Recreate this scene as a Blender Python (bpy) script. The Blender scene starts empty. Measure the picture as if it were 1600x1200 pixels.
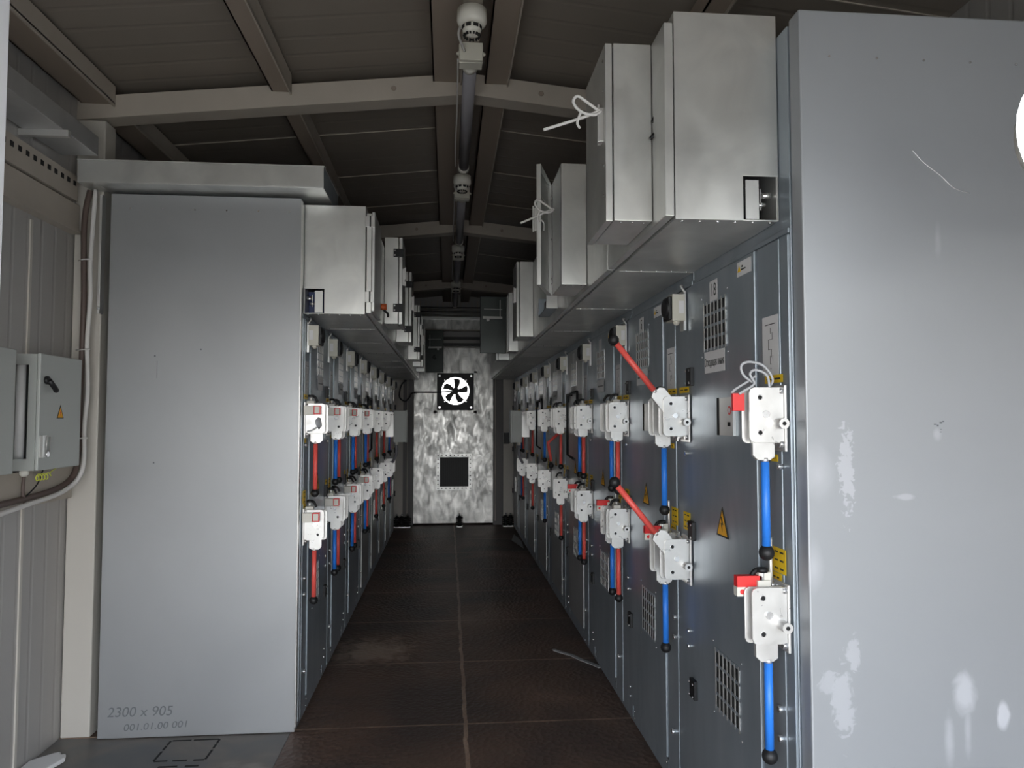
import bpy, bmesh, math, random
from mathutils import Vector, Matrix
random.seed(7)
C = bpy.context.scene.collection
sc = bpy.context.scene

# ---------------------------------------------------------------- camera
H = 1.33
yaw, pitch = math.radians(4.964), math.radians(2.738)
F = Vector((math.sin(yaw)*math.cos(pitch), math.cos(yaw)*math.cos(pitch), math.sin(pitch)))
Rv = Vector((math.cos(yaw), -math.sin(yaw), 0)); U = Rv.cross(F)
cd = bpy.data.cameras.new('camera'); cam = bpy.data.objects.new('camera', cd); C.objects.link(cam)
cd.sensor_width = 36; cd.lens = 1150/1600*36; cd.clip_start = 0.05
M = Matrix((Rv, U, -F)).transposed().to_4x4(); M.translation = (0, 0, H); cam.matrix_world = M
sc.camera = cam
sc.view_settings.view_transform = 'Standard'; sc.view_settings.look = 'None'
sc.view_settings.gamma = 1; sc.view_settings.use_curve_mapping = False
sc.view_settings.exposure = 1.85
# ---------------------------------------------------------------- sky (pale overcast, brighter towards the zenith)
w = bpy.data.worlds.new('sky'); sc.world = w; w.use_nodes = True
nt = w.node_tree; bg = nt.nodes['Background']
tc = nt.nodes.new('ShaderNodeTexCoord'); sp = nt.nodes.new('ShaderNodeSeparateXYZ'); rp = nt.nodes.new('ShaderNodeValToRGB')
nt.links.new(tc.outputs['Generated'], sp.inputs[0]); nt.links.new(sp.outputs['Z'], rp.inputs[0]); nt.links.new(rp.outputs[0], bg.inputs[0])
rp.color_ramp.elements[0].position = 0.0; rp.color_ramp.elements[0].color = (1.0, .985, .96, 1)
rp.color_ramp.elements[1].position = 0.6; rp.color_ramp.elements[1].color = (.62, .78, 1.0, 1)
bg.inputs[1].default_value = 2.2

# ---------------------------------------------------------------- materials
def mat(name, col, rough=.5, metal=0.0, emit=None):
    m = bpy.data.materials.new(name); m.use_nodes = True
    b = m.node_tree.nodes['Principled BSDF']
    b.inputs['Base Color'].default_value = (*col, 1); b.inputs['Roughness'].default_value = rough; b.inputs['Metallic'].default_value = metal
    if emit:
        b.inputs['Emission Color'].default_value = (*emit[0], 1); b.inputs['Emission Strength'].default_value = emit[1]
    return m
def nodes(m):
    return m.node_tree, m.node_tree.nodes['Principled BSDF']
def noise(nt, scale, detail=4, vec=None, dist=0, stretch=None):
    n = nt.nodes.new('ShaderNodeTexNoise'); n.inputs['Scale'].default_value = scale; n.inputs['Detail'].default_value = detail; n.inputs['Distortion'].default_value = dist
    g = nt.nodes.new('ShaderNodeNewGeometry'); src = g.outputs['Position']
    if stretch:
        mp = nt.nodes.new('ShaderNodeMapping'); mp.inputs['Scale'].default_value = stretch
        nt.links.new(src, mp.inputs[0]); src = mp.outputs[0]
    nt.links.new(src, n.inputs['Vector']); return n
def ramp(nt, src, stops):
    r = nt.nodes.new('ShaderNodeValToRGB'); e = r.color_ramp.elements
    while len(e) < len(stops): e.new(.5)
    for i, (p, c) in enumerate(stops):
        e[i].position = p; e[i].color = (*c, 1) if len(c) == 3 else c
    nt.links.new(src, r.inputs[0]); return r
def bump(nt, b, src, strength, dist=.01):
    bp = nt.nodes.new('ShaderNodeBump'); bp.inputs['Strength'].default_value = strength; bp.inputs['Distance'].default_value = dist
    nt.links.new(src, bp.inputs['Height']); nt.links.new(bp.outputs[0], b.inputs['Normal'])
def galv(name, c0, c1, rough, metal, nscale=6, stretch=None, rvar=.08, bmp=.02):
    m = mat(name, c0, rough, metal); nt, b = nodes(m)
    n = noise(nt, nscale, 5, dist=.6, stretch=stretch)
    r = ramp(nt, n.outputs['Fac'], [(.3, c0), (.7, c1)]); nt.links.new(r.outputs[0], b.inputs['Base Color'])
    n2 = noise(nt, nscale*1.7, 6, dist=1.2, stretch=stretch)
    r2 = ramp(nt, n2.outputs['Fac'], [(.3, (rough-rvar,)*3), (.7, (rough+rvar,)*3)]); nt.links.new(r2.outputs[0], b.inputs['Roughness'])
    n3 = noise(nt, 3.0, 2)
    if bmp: bump(nt, b, n3.outputs['Fac'], bmp, .02)
    return m
GALV = galv('galvanised sheet', (.64, .64, .62), (.80, .80, .77), .38, .75, nscale=6, rvar=.055, bmp=.008)
PANEL = galv('galvanised end panel sheet', (.40, .41, .42), (.44, .45, .46), .42, .6, nscale=1.5, rvar=.04, bmp=.03)
DOOR = galv('blue grey steel sheet', (.37, .425, .475), (.45, .50, .545), .38, .62, nscale=3, stretch=(3, 3, .8), rvar=.04, bmp=0)
DOOR2 = galv('pale grey steel sheet', (.46, .46, .46), (.53, .53, .53), .42, .55, nscale=3, stretch=(3, 3, .8), rvar=.03, bmp=0)
DARKREFL = galv('sheet with painted dark reflection', (.10, .115, .11), (.14, .15, .145), .35, .6, nscale=3)  # galvanised door sheet; the dark reflection on it is painted into the colour
ZINC = galv('weathered zinc sheet', (.26, .26, .25), (.82, .81, .78), .40, .8, nscale=4.5, stretch=(2.2, 2.2, 1.1), rvar=.12, bmp=.02)
STEEL = mat('bright plated steel', (.78, .77, .75), .33, .7)
NICKEL = galv('nickel plated sheet', (.66, .65, .63), (.76, .75, .73), .34, .65, nscale=14)
SCREW = mat('zinc screw', (.8, .8, .8), .25, .9)
BLACK = mat('black plastic', (.010, .010, .011), .5)
DARK = mat('dark interior', (.01, .01, .01), .8)
RED = mat('red lever paint', (.82, .11, .09), .4)
REDP = mat('red plastic', (.75, .03, .03), .4)
BLUE = mat('blue lever paint', (.03, .22, .80), .4)
YEL = mat('yellow label', (.92, .60, .015), .5)
ORANGE = mat('orange sign', (.85, .42, .02), .5)
PAPER = mat('white paper', (.72, .71, .71), .8)
INK = mat('black ink', (.03, .03, .03), .7)
PENCIL = mat('grey marker', (.16, .17, .18), .8)
QUIET = mat('grey print', (.35, .34, .34), .8)
PLAST = mat('beige plastic', (.60, .58, .50), .5)
WPLAST = mat('white plastic', (.72, .70, .63), .45)
CONDUIT = mat('grey conduit plastic', (.27, .26, .28), .5)
CTRL = mat('grey painted enclosure', (.46, .48, .46), .45, .1)
BEIGE = galv('beige painted steel', (.42, .375, .32), (.47, .42, .36), .55, .0, nscale=4)
CREAM = mat('cream painted steel', (.55, .52, .47), .5)
BROWNISH = mat('primer painted purlin', (.30, .245, .20), .6)
WHITEM = mat('white door paint', (.85, .86, .9), .5)
ROPE = mat('white cord', (.68, .66, .64), .7)
GREYCABLE = mat('grey wire', (.45, .46, .48), .4)
BROWN = mat('brown cable', (.10, .07, .06), .5)
YG = mat('yellow green wire', (.65, .68, .10), .5)
BLUEP = mat('dark blue plastic', (.03, .05, .16), .4)
PVC = mat('clear strip', (.35, .36, .36), .4)
COPPER = mat('aluminium bar', (.55, .54, .52), .35, .8)

WALLM = mat('grey sandwich panel', (.42, .405, .39), .45, .2); nt, b = nodes(WALLM)
wv = nt.nodes.new('ShaderNodeTexWave'); wv.bands_direction = 'Y'; wv.inputs['Scale'].default_value = 3.2
g = nt.nodes.new('ShaderNodeNewGeometry'); nt.links.new(g.outputs['Position'], wv.inputs['Vector'])
r = ramp(nt, wv.outputs['Fac'], [(.0, (0, 0, 0)), (.12, (1, 1, 1))]); bump(nt, b, r.outputs[0], .35, .004)
ROOFM = mat('dark roof sheet', (.27, .235, .20), .55, .1); nt, b = nodes(ROOFM)
wv = nt.nodes.new('ShaderNodeTexWave'); wv.bands_direction = 'Y'; wv.inputs['Scale'].default_value = 2.2
g = nt.nodes.new('ShaderNodeNewGeometry'); nt.links.new(g.outputs['Position'], wv.inputs['Vector'])
r = ramp(nt, wv.outputs['Fac'], [(.0, (0, 0, 0)), (.10, (1, 1, 1))]); bump(nt, b, r.outputs[0], .25, .005)

# checker plate floor: dark, rusty brown, plate seams carry dried dirt
FLOORM = mat('rusty checker plate', (.03, .025, .022), .5, .3); nt, b = nodes(FLOORM)
n = noise(nt, 1.6, 8, dist=.5); r = ramp(nt, n.outputs['Fac'], [(.35, (.085, .060, .050)), (.6, (.16, .098, .070)), (.75, (.30, .20, .145))])
g = nt.nodes.new('ShaderNodeNewGeometry'); s3 = nt.nodes.new('ShaderNodeSeparateXYZ'); nt.links.new(g.outputs['Position'], s3.inputs[0])
def mth(op, a, bb=None, nt=nt):
    n = nt.nodes.new('ShaderNodeMath'); n.operation = op
    for i, v in enumerate((a, bb)):
        if v is None: continue
        if isinstance(v, (int, float)): n.inputs[i].default_value = v
        else: nt.links.new(v, n.inputs[i])
    return n.outputs[0]
seamy = mth('ABSOLUTE', mth('SUBTRACT', mth('MODULO', mth('ADD', s3.outputs['Y'], -2.46+.0+8.3), .83), .415))
seamy = mth('GREATER_THAN', seamy, .409)
nn = noise(nt, 5, 4)
wob = mth('MULTIPLY', mth('SUBTRACT', nn.outputs['Fac'], .5), .03)
seamx = mth('LESS_THAN', mth('ABSOLUTE', mth('ADD', mth('SUBTRACT', s3.outputs['X'], .083), wob)), .009)
sm = mth('MULTIPLY', mth('MAXIMUM', seamy, seamx), mth('MULTIPLY', nn.outputs['Fac'], 1.1))
mx = nt.nodes.new('ShaderNodeMixRGB'); nt.links.new(sm, mx.inputs[0]); nt.links.new(r.outputs[0], mx.inputs[1]); mx.inputs[2].default_value = (.55, .39, .28, 1)
# dried mud patch on the left of the corridor
def blob(nt, cx, cy, cz, rx, ry, rz, edge, nsc=6, amp=.9):
    g = nt.nodes.new('ShaderNodeNewGeometry'); mp = nt.nodes.new('ShaderNodeMapping'); mp.vector_type = 'POINT'
    mp.inputs['Location'].default_value = (-cx/rx, -cy/ry, -cz/rz); mp.inputs['Scale'].default_value = (1/rx, 1/ry, 1/rz)
    nt.links.new(g.outputs['Position'], mp.inputs[0])
    l = nt.nodes.new('ShaderNodeVectorMath'); l.operation = 'LENGTH'; nt.links.new(mp.outputs[0], l.inputs[0])
    nz = noise(nt, nsc, 6, dist=1.0)
    d = mth('ADD', l.outputs['Value'], mth('MULTIPLY', mth('SUBTRACT', nz.outputs['Fac'], .5, nt), amp*2, nt), nt)
    rr = ramp(nt, d, [(max(0, .9-edge), (1, 1, 1)), (.9, (0, 0, 0))]); return rr.outputs[0]
bl = blob(nt, -.42, 4.35, 0, .28, .30, 1, .6, 12, .8)
mx2 = nt.nodes.new('ShaderNodeMixRGB'); nt.links.new(mth('MULTIPLY', bl, .75), mx2.inputs[0]); nt.links.new(mx.outputs[0], mx2.inputs[1]); mx2.inputs[2].default_value = (.48, .36, .27, 1)
nt.links.new(mx2.outputs[0], b.inputs['Base Color'])
ck = nt.nodes.new('ShaderNodeTexWave'); ck.inputs['Scale'].default_value = 14; ck.bands_direction = 'DIAGONAL'; ck.inputs['Distortion'].default_value = 0
ck2 = nt.nodes.new('ShaderNodeTexVoronoi'); ck2.inputs['Scale'].default_value = 45
nt.links.new(g.outputs['Position'], ck2.inputs['Vector'])
bump(nt, b, ck2.outputs['Distance'], .6, .006)
# smooth grey entry plates
ENTRYM = mat('scuffed grey steel plate', (.16, .155, .15), .5, .2); nt, b = nodes(ENTRYM)
n = noise(nt, 3, 8, dist=1); r = ramp(nt, n.outputs['Fac'], [(.3, (.14, .14, .145)), (.5, (.19, .17, .155)), (.7, (.34, .30, .26))]); nt.links.new(r.outputs[0], b.inputs['Base Color'])
# gravel yard outside
YARD = mat('pale concrete yard', (.55, .46, .36), .9)
# right end panel with chalky smears
SMEAR = galv('smeared galvanised panel', (.36, .375, .395), (.40, .415, .435), .48, .45, nscale=1.5, rvar=.04, bmp=.03)
nt, b = nodes(SMEAR)
src = b.inputs['Base Color'].links[0].from_socket
acc = None
for (x, z, rx, rz, e, ns, am, wt) in [(1.190, .70, .035, .060, .5, 22, .45, .42), (1.150, .60, .016, .08, .7, 16, .45, .28), (1.195, .61, .012, .07, .7, 16, .45, .25), (1.283, .645, .020, .040, .35, 18, .25, .55),
                                  (.895, .68, .030, .085, .25, 42, 1.1, .24), (.925, .80, .020, .05, .2, 40, 1.1, .24), (.865, .73, .03, .03, .3, 40, 1.1, .2), (.850, 1.20, .06, .09, .9, 7, .5, .28), (.918, 1.21, .022, .10, .2, 62, 1.3, .3), (.833, .99, .03, .07, .9, 8, .4, .28),
                                  (1.055, 1.15, .032, .010, .4, 20, .5, .3), (1.155, 1.76, .012, .06, .8, 18, .4, .22), (1.14, 1.295, .016, .022, .5, 20, .4, .25)]:
    o = mth('MULTIPLY', blob(nt, x, 1.633, z, rx, 10, rz, e, ns, am), wt, nt)
    acc = o if acc is None else mth('MAXIMUM', acc, o, nt)
mx = nt.nodes.new('ShaderNodeMixRGB'); nt.links.new(acc, mx.inputs[0]); nt.links.new(src, mx.inputs[1]); mx.inputs[2].default_value = (.80, .81, .86, 1)
nt.links.new(mx.outputs[0], b.inputs['Base Color'])
mr = mth('MULTIPLY', acc, .3, nt)
rs = b.inputs['Roughness'].links[0].from_socket
nt.links.new(mth('ADD', rs, mr, nt), b.inputs['Roughness'])

# ---------------------------------------------------------------- builders
class MB:
    def __init__(s): s.bm = bmesh.new(); s.mats = []; s.T = Matrix()
    def mi(s, m):
        if m not in s.mats: s.mats.append(m)
        return s.mats.index(m)
    def box(s, x0, x1, y0, y1, z0, z1, m, T=None):
        if x0 > x1: x0, x1 = x1, x0
        if y0 > y1: y0, y1 = y1, y0
        if z0 > z1: z0, z1 = z1, z0
        T = T or s.T
        v = [s.bm.verts.new(T @ Vector(p)) for p in ((x0,y0,z0),(x1,y0,z0),(x1,y1,z0),(x0,y1,z0),(x0,y0,z1),(x1,y0,z1),(x1,y1,z1),(x0,y1,z1))]
        for f in ((0,3,2,1),(4,5,6,7),(0,1,5,4),(1,2,6,5),(2,3,7,6),(3,0,4,7)):
            s.bm.faces.new([v[i] for i in f]).material_index = s.mi(m)
        return s
    def prism(s, pts, d, m, T=None):
        """closed polygon pts (3D) swept along vector d"""
        T = T or s.T; d = Vector(d)
        a = [s.bm.verts.new(T @ Vector(p)) for p in pts]; b_ = [s.bm.verts.new(T @ (Vector(p)+d)) for p in pts]
        i = s.mi(m); n = len(pts)
        fs = [s.bm.faces.new(list(reversed(a))), s.bm.faces.new(b_)]
        for k in range(n): fs.append(s.bm.faces.new([a[k], a[(k+1)%n], b_[(k+1)%n], b_[k]]))
        for f in fs: f.material_index = i
        bmesh.ops.recalc_face_normals(s.bm, faces=fs)
        return s
    def lathe(s, p0, axis, prof, m, seg=20, smooth=True, T=None):
        """prof: list of (distance along axis, radius)"""
        T = T or s.T
        ax = Vector(axis).normalized(); t = Vector((0,0,1)) if abs(ax.z) < .9 else Vector((1,0,0))
        u = ax.cross(t).normalized(); v = ax.cross(u); p0 = Vector(p0); rings = []; i = s.mi(m)
        for (h, r) in prof:
            rings.append([s.bm.verts.new(T @ (p0+ax*h+(u*math.cos(a)+v*math.sin(a))*max(r, 1e-5))) for a in [2*math.pi*k/seg for k in range(seg)]])
        fs = []
        for a, b_ in zip(rings, rings[1:]):
            for k in range(seg):
                f = s.bm.faces.new([a[k], a[(k+1)%seg], b_[(k+1)%seg], b_[k]]); f.smooth = smooth; fs.append(f)
        fs.append(s.bm.faces.new(rings[0])); fs.append(s.bm.faces.new(rings[-1]))
        for f in fs: f.material_index = i
        bmesh.ops.recalc_face_normals(s.bm, faces=fs)
        return s
    def cyl(s, p0, p1, r, m, seg=14, r1=None, T=None):
        p0 = Vector(p0); p1 = Vector(p1); L = (p1-p0).length
        return s.lathe(p0, p1-p0, [(0, r), (L, r if r1 is None else r1)], m, seg, True, T)
    def ball(s, c, r, m, seg=16, axis=(0,0,1), sq=1.0):
        pr = [(-r*sq*math.cos(a), r*math.sin(a)) for a in [math.pi*k/10 for k in range(11)]]
        return s.lathe(c, axis, pr, m, seg)
    def tube(s, pts, r, m, seg=8, smooth_n=6):
        P = [Vector(p) for p in pts]
        if smooth_n and len(P) > 2:
            Q = []
            for i in range(len(P)-1):
                a, b_, c, d = P[max(i-1,0)], P[i], P[i+1], P[min(i+2,len(P)-1)]
                for k in range(smooth_n):
                    t = k/smooth_n
                    Q.append(.5*((2*b_)+(c-a)*t+(2*a-5*b_+4*c-d)*t*t+(3*b_-a-3*c+d)*t**3))
            P = Q+[P[-1]]
        i = s.mi(m); rings = []; t0 = (P[1]-P[0]).normalized(); u = t0.orthogonal().normalized()
        for k, p in enumerate(P):
            t = (P[min(k+1, len(P)-1)]-P[max(k-1, 0)]).normalized(); u = (u-t*u.dot(t)).normalized(); v = t.cross(u)
            rings.append([s.bm.verts.new(s.T @ (p+(u*math.cos(a)+v*math.sin(a))*r)) for a in [2*math.pi*q/seg for q in range(seg)]])
        fs = []
        for a, b_ in zip(rings, rings[1:]):
            for k in range(seg):
                f = s.bm.faces.new([a[k], a[(k+1)%seg], b_[(k+1)%seg], b_[k]]); f.smooth = True; fs.append(f)
        fs += [s.bm.faces.new(rings[0]), s.bm.faces.new(rings[-1])]
        for f in fs: f.material_index = i
        bmesh.ops.recalc_face_normals(s.bm, faces=fs)
        return s
    def build(s, name, parent=None, bevel=0, org=None):
        """vertices were given in world space; they are stored relative to the thing's base"""
        root = parent
        while root is not None and root.parent is not None: root = root.parent
        base = root.location if root is not None else Vector(org or (0,0,0))
        for v in s.bm.verts: v.co -= base
        me = bpy.data.meshes.new(name); s.bm.normal_update(); s.bm.to_mesh(me); s.bm.free()
        for m in s.mats: me.materials.append(m)
        o = bpy.data.objects.new(name, me); C.objects.link(o)
        if parent is not None: o.parent = parent
        else: o.location = base
        if bevel:
            bv = o.modifiers.new('bevel', 'BEVEL'); bv.width = bevel; bv.segments = 2; bv.limit_method = 'ANGLE'; bv.angle_limit = math.radians(50)
        return o
def tag(o, label, cat, group=None, kind=None):
    o['label'] = label
    if cat: o['category'] = cat
    if group: o['group'] = group
    if kind: o['kind'] = kind
    return o
def thing(name, loc, label, cat, group=None):
    o = bpy.data.objects.new(name, None); o.empty_display_size = .05; C.objects.link(o); o.location = loc
    return tag(o, label, cat, group)
def struct(mb, name, org=None, bevel=0):
    o = mb.build(name, None, bevel, org); o['kind'] = 'structure'; return o
def text(s, origin, xa, ya, size, m, name, parent, sx=1.0):
    cu = bpy.data.curves.new('t', 'FONT'); cu.body = s; cu.size = size; cu.extrude = .0003; cu.align_x = 'CENTER'; cu.align_y = 'CENTER'
    to = bpy.data.objects.new('t', cu); C.objects.link(to)
    bpy.context.view_layer.update()
    me = bpy.data.meshes.new_from_object(to.evaluated_get(bpy.context.evaluated_depsgraph_get()))
    bpy.data.objects.remove(to); bpy.data.curves.remove(cu)
    xa = Vector(xa).normalized(); ya = Vector(ya).normalized(); za = xa.cross(ya)
    root = parent
    while root.parent is not None: root = root.parent
    T = Matrix((xa*sx, ya, za)).transposed().to_4x4(); T.translation = Vector(origin)-root.location
    me.transform(T); me.materials.clear(); me.materials.append(m); me.name = name
    o = bpy.data.objects.new(name, me); C.objects.link(o); o.parent = parent; return o

# ================================================================= STRUCTURE
XL, XR, RX = -1.61, 1.80, .09            # side walls, ridge
YF, YE = -0.6, 9.40                      # roof edge in front, end wall
WF = -0.5                                # front edge of floor and side walls
def zt(x): return 2.905-.104*abs(x-RX)   # top of the rafters
MB().box(-40, 40, -40, 60, -.35, -.15, YARD).build('ground')['kind'] = 'structure'
f = MB(); f.box(-.66, XR, WF, YE+.3, -.12, 0, FLOORM); f.box(XL, -.66, 3.285, YE+.3, -.12, 0, FLOORM); struct(f, 'floor')
f = MB(); f.box(XL, -.662, WF, 3.283, -.12, -.001, ENTRYM); struct(f, 'floor')
wl = MB(); wl.box(XL-.08, XL, WF, YE+.3, -.12, 2.80, WALLM)
struct(wl, 'wall_left')
wr = MB(); wr.box(XR, XR+.08, WF, YE+.3, -.12, 2.80, WALLM); struct(wr, 'wall_right')
cm = MB()
for a, b_ in ((XL-.1, RX), (RX, XR+.1)):
    za, zb = zt(a)+.055, zt(b_)+.055
    cm.prism([(a, YF, za), (b_, YF, zb), (b_, YF, zb+.08), (a, YF, za+.08)], (0, YE+.4-YF, 0), ROOFM)
struct(cm, 'ceiling')
# thin bright joint lips between roof sheets
for i, y in enumerate([1.45, 2.05, 2.45, 4.02, 4.72, 5.42, 6.3, 7.1, 8.0]):
    j = MB()
    for a, b_ in ((XL, RX-.16), (RX+.2, XR)):
        za, zb = zt(a)+.055, zt(b_)+.055
        j.prism([(a, y, za-.004), (b_, y, zb-.004), (b_, y, zb+.004), (a, y, za+.004)], (0, .006, 0), BEIGE)
    struct(j, 'trim_%d' % (i+1))
j = MB(); j.box(XL-.0, XL+.006, 2.955, 2.97, 0, 1.0, CREAM); j.box(XL, XL+.006, 2.955, 2.97, 1.14, 2.10, CREAM); struct(j, 'trim_10')
# end wall: corrugated back above, zinc door leaf, two dark jambs, two white side panels
e = MB(); e.box(XL, XR, YE+.22, YE+.3, 0, 2.9, WALLM)
for k in range(22): e.box(-.75+k*.075, -.735+k*.075, YE+.205, YE+.22, 2.5, 2.88, BEIGE)
# (opening for the fan is made by building the back wall in pieces)
e.bm.free()
fx, fz, fr = .093, 1.690, .178
def plate_with_hole(mb, x0, x1, z0, z1, y0, y1, cx, cz, r, m, holes_rect=None, seg=40):
    # ring between a circle and a square around it, then the rest of the rectangle as boxes
    q = r+.035
    sq = []
    for k in range(seg):
        a = 2*math.pi*k/seg; c, s_ = math.cos(a), math.sin(a); t = q/max(abs(c), abs(s_)); sq.append((cx+c*t, cz+s_*t))
    ci = [(cx+r*math.cos(2*math.pi*k/seg), cz+r*math.sin(2*math.pi*k/seg)) for k in range(seg)]
    for k in range(seg):
        n = (k+1) % seg
        mb.prism([(sq[k][0], y0, sq[k][1]), (sq[n][0], y0, sq[n][1]), (ci[n][0], y0, ci[n][1]), (ci[k][0], y0, ci[k][1])], (0, y1-y0, 0), m)
    mb.box(x0, cx-q, y0, y1, z0, z1, m); mb.box(cx+q, x1, y0, y1, z0, z1, m)
    mb.box(cx-q, cx+q, y0, y1, z0, cz-q, m); mb.box(cx-q, cx+q, y0, y1, cz+q, z1, m)
e = MB(); plate_with_hole(e, XL, XR, 0, 2.95, YE+.22, YE+.28, fx, fz, fr+.02, WALLM)
for k in range(22): e.box(-.75+k*.075, -.735+k*.075, YE+.205, YE+.22, 2.5, 2.88, BEIGE)
struct(e, 'wall_back')
d = MB(); plate_with_hole(d, -.43, .572, .02, 2.24, YE, YE+.05, fx, fz, fr, ZINC); struct(d, 'door_1')
for i, (a, b_) in enumerate(((-.56, -.432), (.574, .70))):
    j = MB(); j.box(a, b_, YE-.06, YE+.1, 0, 2.24, mat('dark door jamb', (.10, .095, .095), .5, .3))
    j.box(a+.05 if i == 0 else a+.02, a+.058 if i == 0 else a+.028, YE-.066, YE-.06, .05, 2.2, BEIGE); struct(j, 'trim_%d' % (11+i))
for i, (a, b_) in enumerate(((-.74, -.562), (.702, .88))):
    j = MB(); j.box(a, b_, YE-.02, YE+.1, 0, 2.3, CREAM); struct(j, 'trim_%d' % (13+i))
j = MB(); j.box(-.74, .88, YE+.0, YE+.12, 2.46, 2.62, ZINC); j.box(-.74, .88, YE-.03, YE, 2.60, 2.635, STEEL); j.box(-.74, .88, YE-.02, YE+.0, 2.455, 2.475, BEIGE)
struct(j, 'trim_15')
for i, z in enumerate((2.66, 2.69, 2.72, 2.745)):
    tag(MB().cyl((-.72, YE-.10+.0, z), (.86, YE-.10, z), .006, BLACK if i % 2 else COPPER, 8).build('conduit_rod', None, 0, (0, YE-.10, z)),
        'thin %s rod crossing above the zinc end door, %s of the four' % (('pale', 'dark')[i % 2], ('lowest', 'second from below', 'third from below', 'topmost')[i]), 'rod', 'rods above the end door')
for i, z in enumerate((2.28, 2.36)):
    j = MB(); j.box(-.70, .84, YE+.12, YE+.16, z, z+.035, mat('dark rail', (.07, .07, .07), .5, .3)); struct(j, 'trim_%d' % (16+i))
# wall rails on the left wall
j = MB(); j.box(XL, XL+.03, WF, 3.27, 2.13, 2.245, BEIGE); j.box(XL, XL+.045, WF, 3.27, 2.12, 2.13, BEIGE); struct(j, 'trim_18')
j = MB(); j.box(XL, XL+.03, WF, 3.27, 1.00, 1.125, BEIGE); j.box(XL, XL+.04, WF, 3.27, 1.125, 1.135, BEIGE); struct(j, 'trim_19')
pr_ = MB(); pr_.box(XL+.031, XL+.036, 1.9, 3.24, 2.255, 2.36, BEIGE)
for k in range(26): pr_.box(XL+.036, XL+.0375, 1.95+k*.05, 1.972+k*.05, 2.315, 2.335, DARK)
pr_.box(XL, XL+.031, 1.9, 3.24, 2.255, 2.262, BEIGE)
tag(pr_.build('perforated_rail', None, 0, (XL+.03, 1.9, 2.255)), 'pale perforated mounting rail running along the top of the left wall', 'rail')

# ---------------------------------------------------------------- portal frames and purlins
ordn = ['first', 'second', 'third', 'fourth', 'fifth', 'sixth', 'seventh', 'eighth', 'ninth', 'tenth']
for i, y in enumerate((3.285, 5.75, 8.20)):
    t = thing('portal_frame', (0, y, 0), 'beige steel portal frame spanning the room, %s from the entrance' % ordn[i], 'steel frame', 'portal frames')
    r_ = MB(); r_.prism([(XL, y, zt(XL)-.10), (RX, y, zt(RX)-.10), (XR, y, zt(XR)-.10), (XR, y, zt(XR)), (RX, y, zt(RX)), (XL, y, zt(XL))], (0, .10, 0), BEIGE)
    for bx_ in (-.25, .42): r_.cyl((bx_, y-.004, zt(bx_)-.05), (bx_, y, zt(bx_)-.05), .012, BROWNISH)
    r_.build('rafter', t, .006)
    for a, b_ in ((XL+.004, XL+.122), (XR-.122, XR-.004)):
        c = MB(); c.box(a, b_, y, y+.10, 0, zt(a)-.10, CREAM if i == 0 else BEIGE); c.build('column', t, .005)
segs = [(.40, 3.283), (3.387, 5.748), (5.852, 8.198), (8.302, 9.58)]
pn = ['in front of the first frame', 'between the first and second frames', 'between the second and third frames', 'behind the third frame']
for (x0, x1, nm) in ((XL+.02, XL+.16, 'at the left eave'), (-.785, -.70, 'on the left roof slope'), (-.073, .055, 'left of the ridge'), (.160, .268, 'right of the ridge'), (.90, .985, 'on the right roof slope')):
    for k, (a, b_) in enumerate(segs):
        p = MB(); z = min(zt(x0), zt(x1))-.03; zz = min(zt(x0), zt(x1))+.048
        # C channel: web plus two flanges
        xa, xb = x0, x1
        p.box(xa, xb, a, b_, z, z+.006, BROWNISH)
        p.box(xa, xa+.006, a, b_, z, zz, BROWNISH); p.box(xb-.006, xb, a, b_, z-.012, zz, BEIGE)
        tag(p.build('roof_purlin', None, 0, ((x0+x1)/2, a, z)), 'long brown steel purlin %s, %s' % (nm, pn[k]), 'purlin', 'roof purlins')

# ================================================================= CABINETS
class Side:
    def __init__(s, xw, sg, name): s.xw, s.sg, s.name = xw, sg, name
    def x(s, w): return s.xw+s.sg*w
Rt, Lt = Side(.82, -1, 'right'), Side(-.645, 1, 'left')
def sbox(mb, S, w0, w1, y0, y1, z0, z1, m): mb.box(S.x(w0), S.x(w1), y0, y1, z0, z1, m)
def triangle(S, yc, z0, hw, h, parent):
    x0 = S.x(.0165); d = S.sg*.0008
    t = MB(); t.prism([(x0, yc-hw, z0), (x0, yc+hw, z0), (x0, yc, z0+h)], (d, 0, 0), INK)
    k = .80; zc = z0+h*.06
    t.prism([(x0+d, yc-hw*k, zc), (x0+d, yc+hw*k, zc), (x0+d, yc, zc+h*k)], (d*.6, 0, 0), ORANGE)
    x1 = x0+d*1.6; u = hw*.22
    t.prism([(x1, yc+u*.2, zc+h*.62), (x1, yc-u*.9, zc+h*.34), (x1, yc, zc+h*.36), (x1, yc-u*.2, zc+h*.10), (x1, yc+u*.9, zc+h*.40), (x1, yc+u*.1, zc+h*.38), (x1, yc+u*.9, zc+h*.60)], (d*.5, 0, 0), INK)
    t.build('warning_sign', parent)['label'] = 'yellow triangular lightning bolt warning sign'
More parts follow.
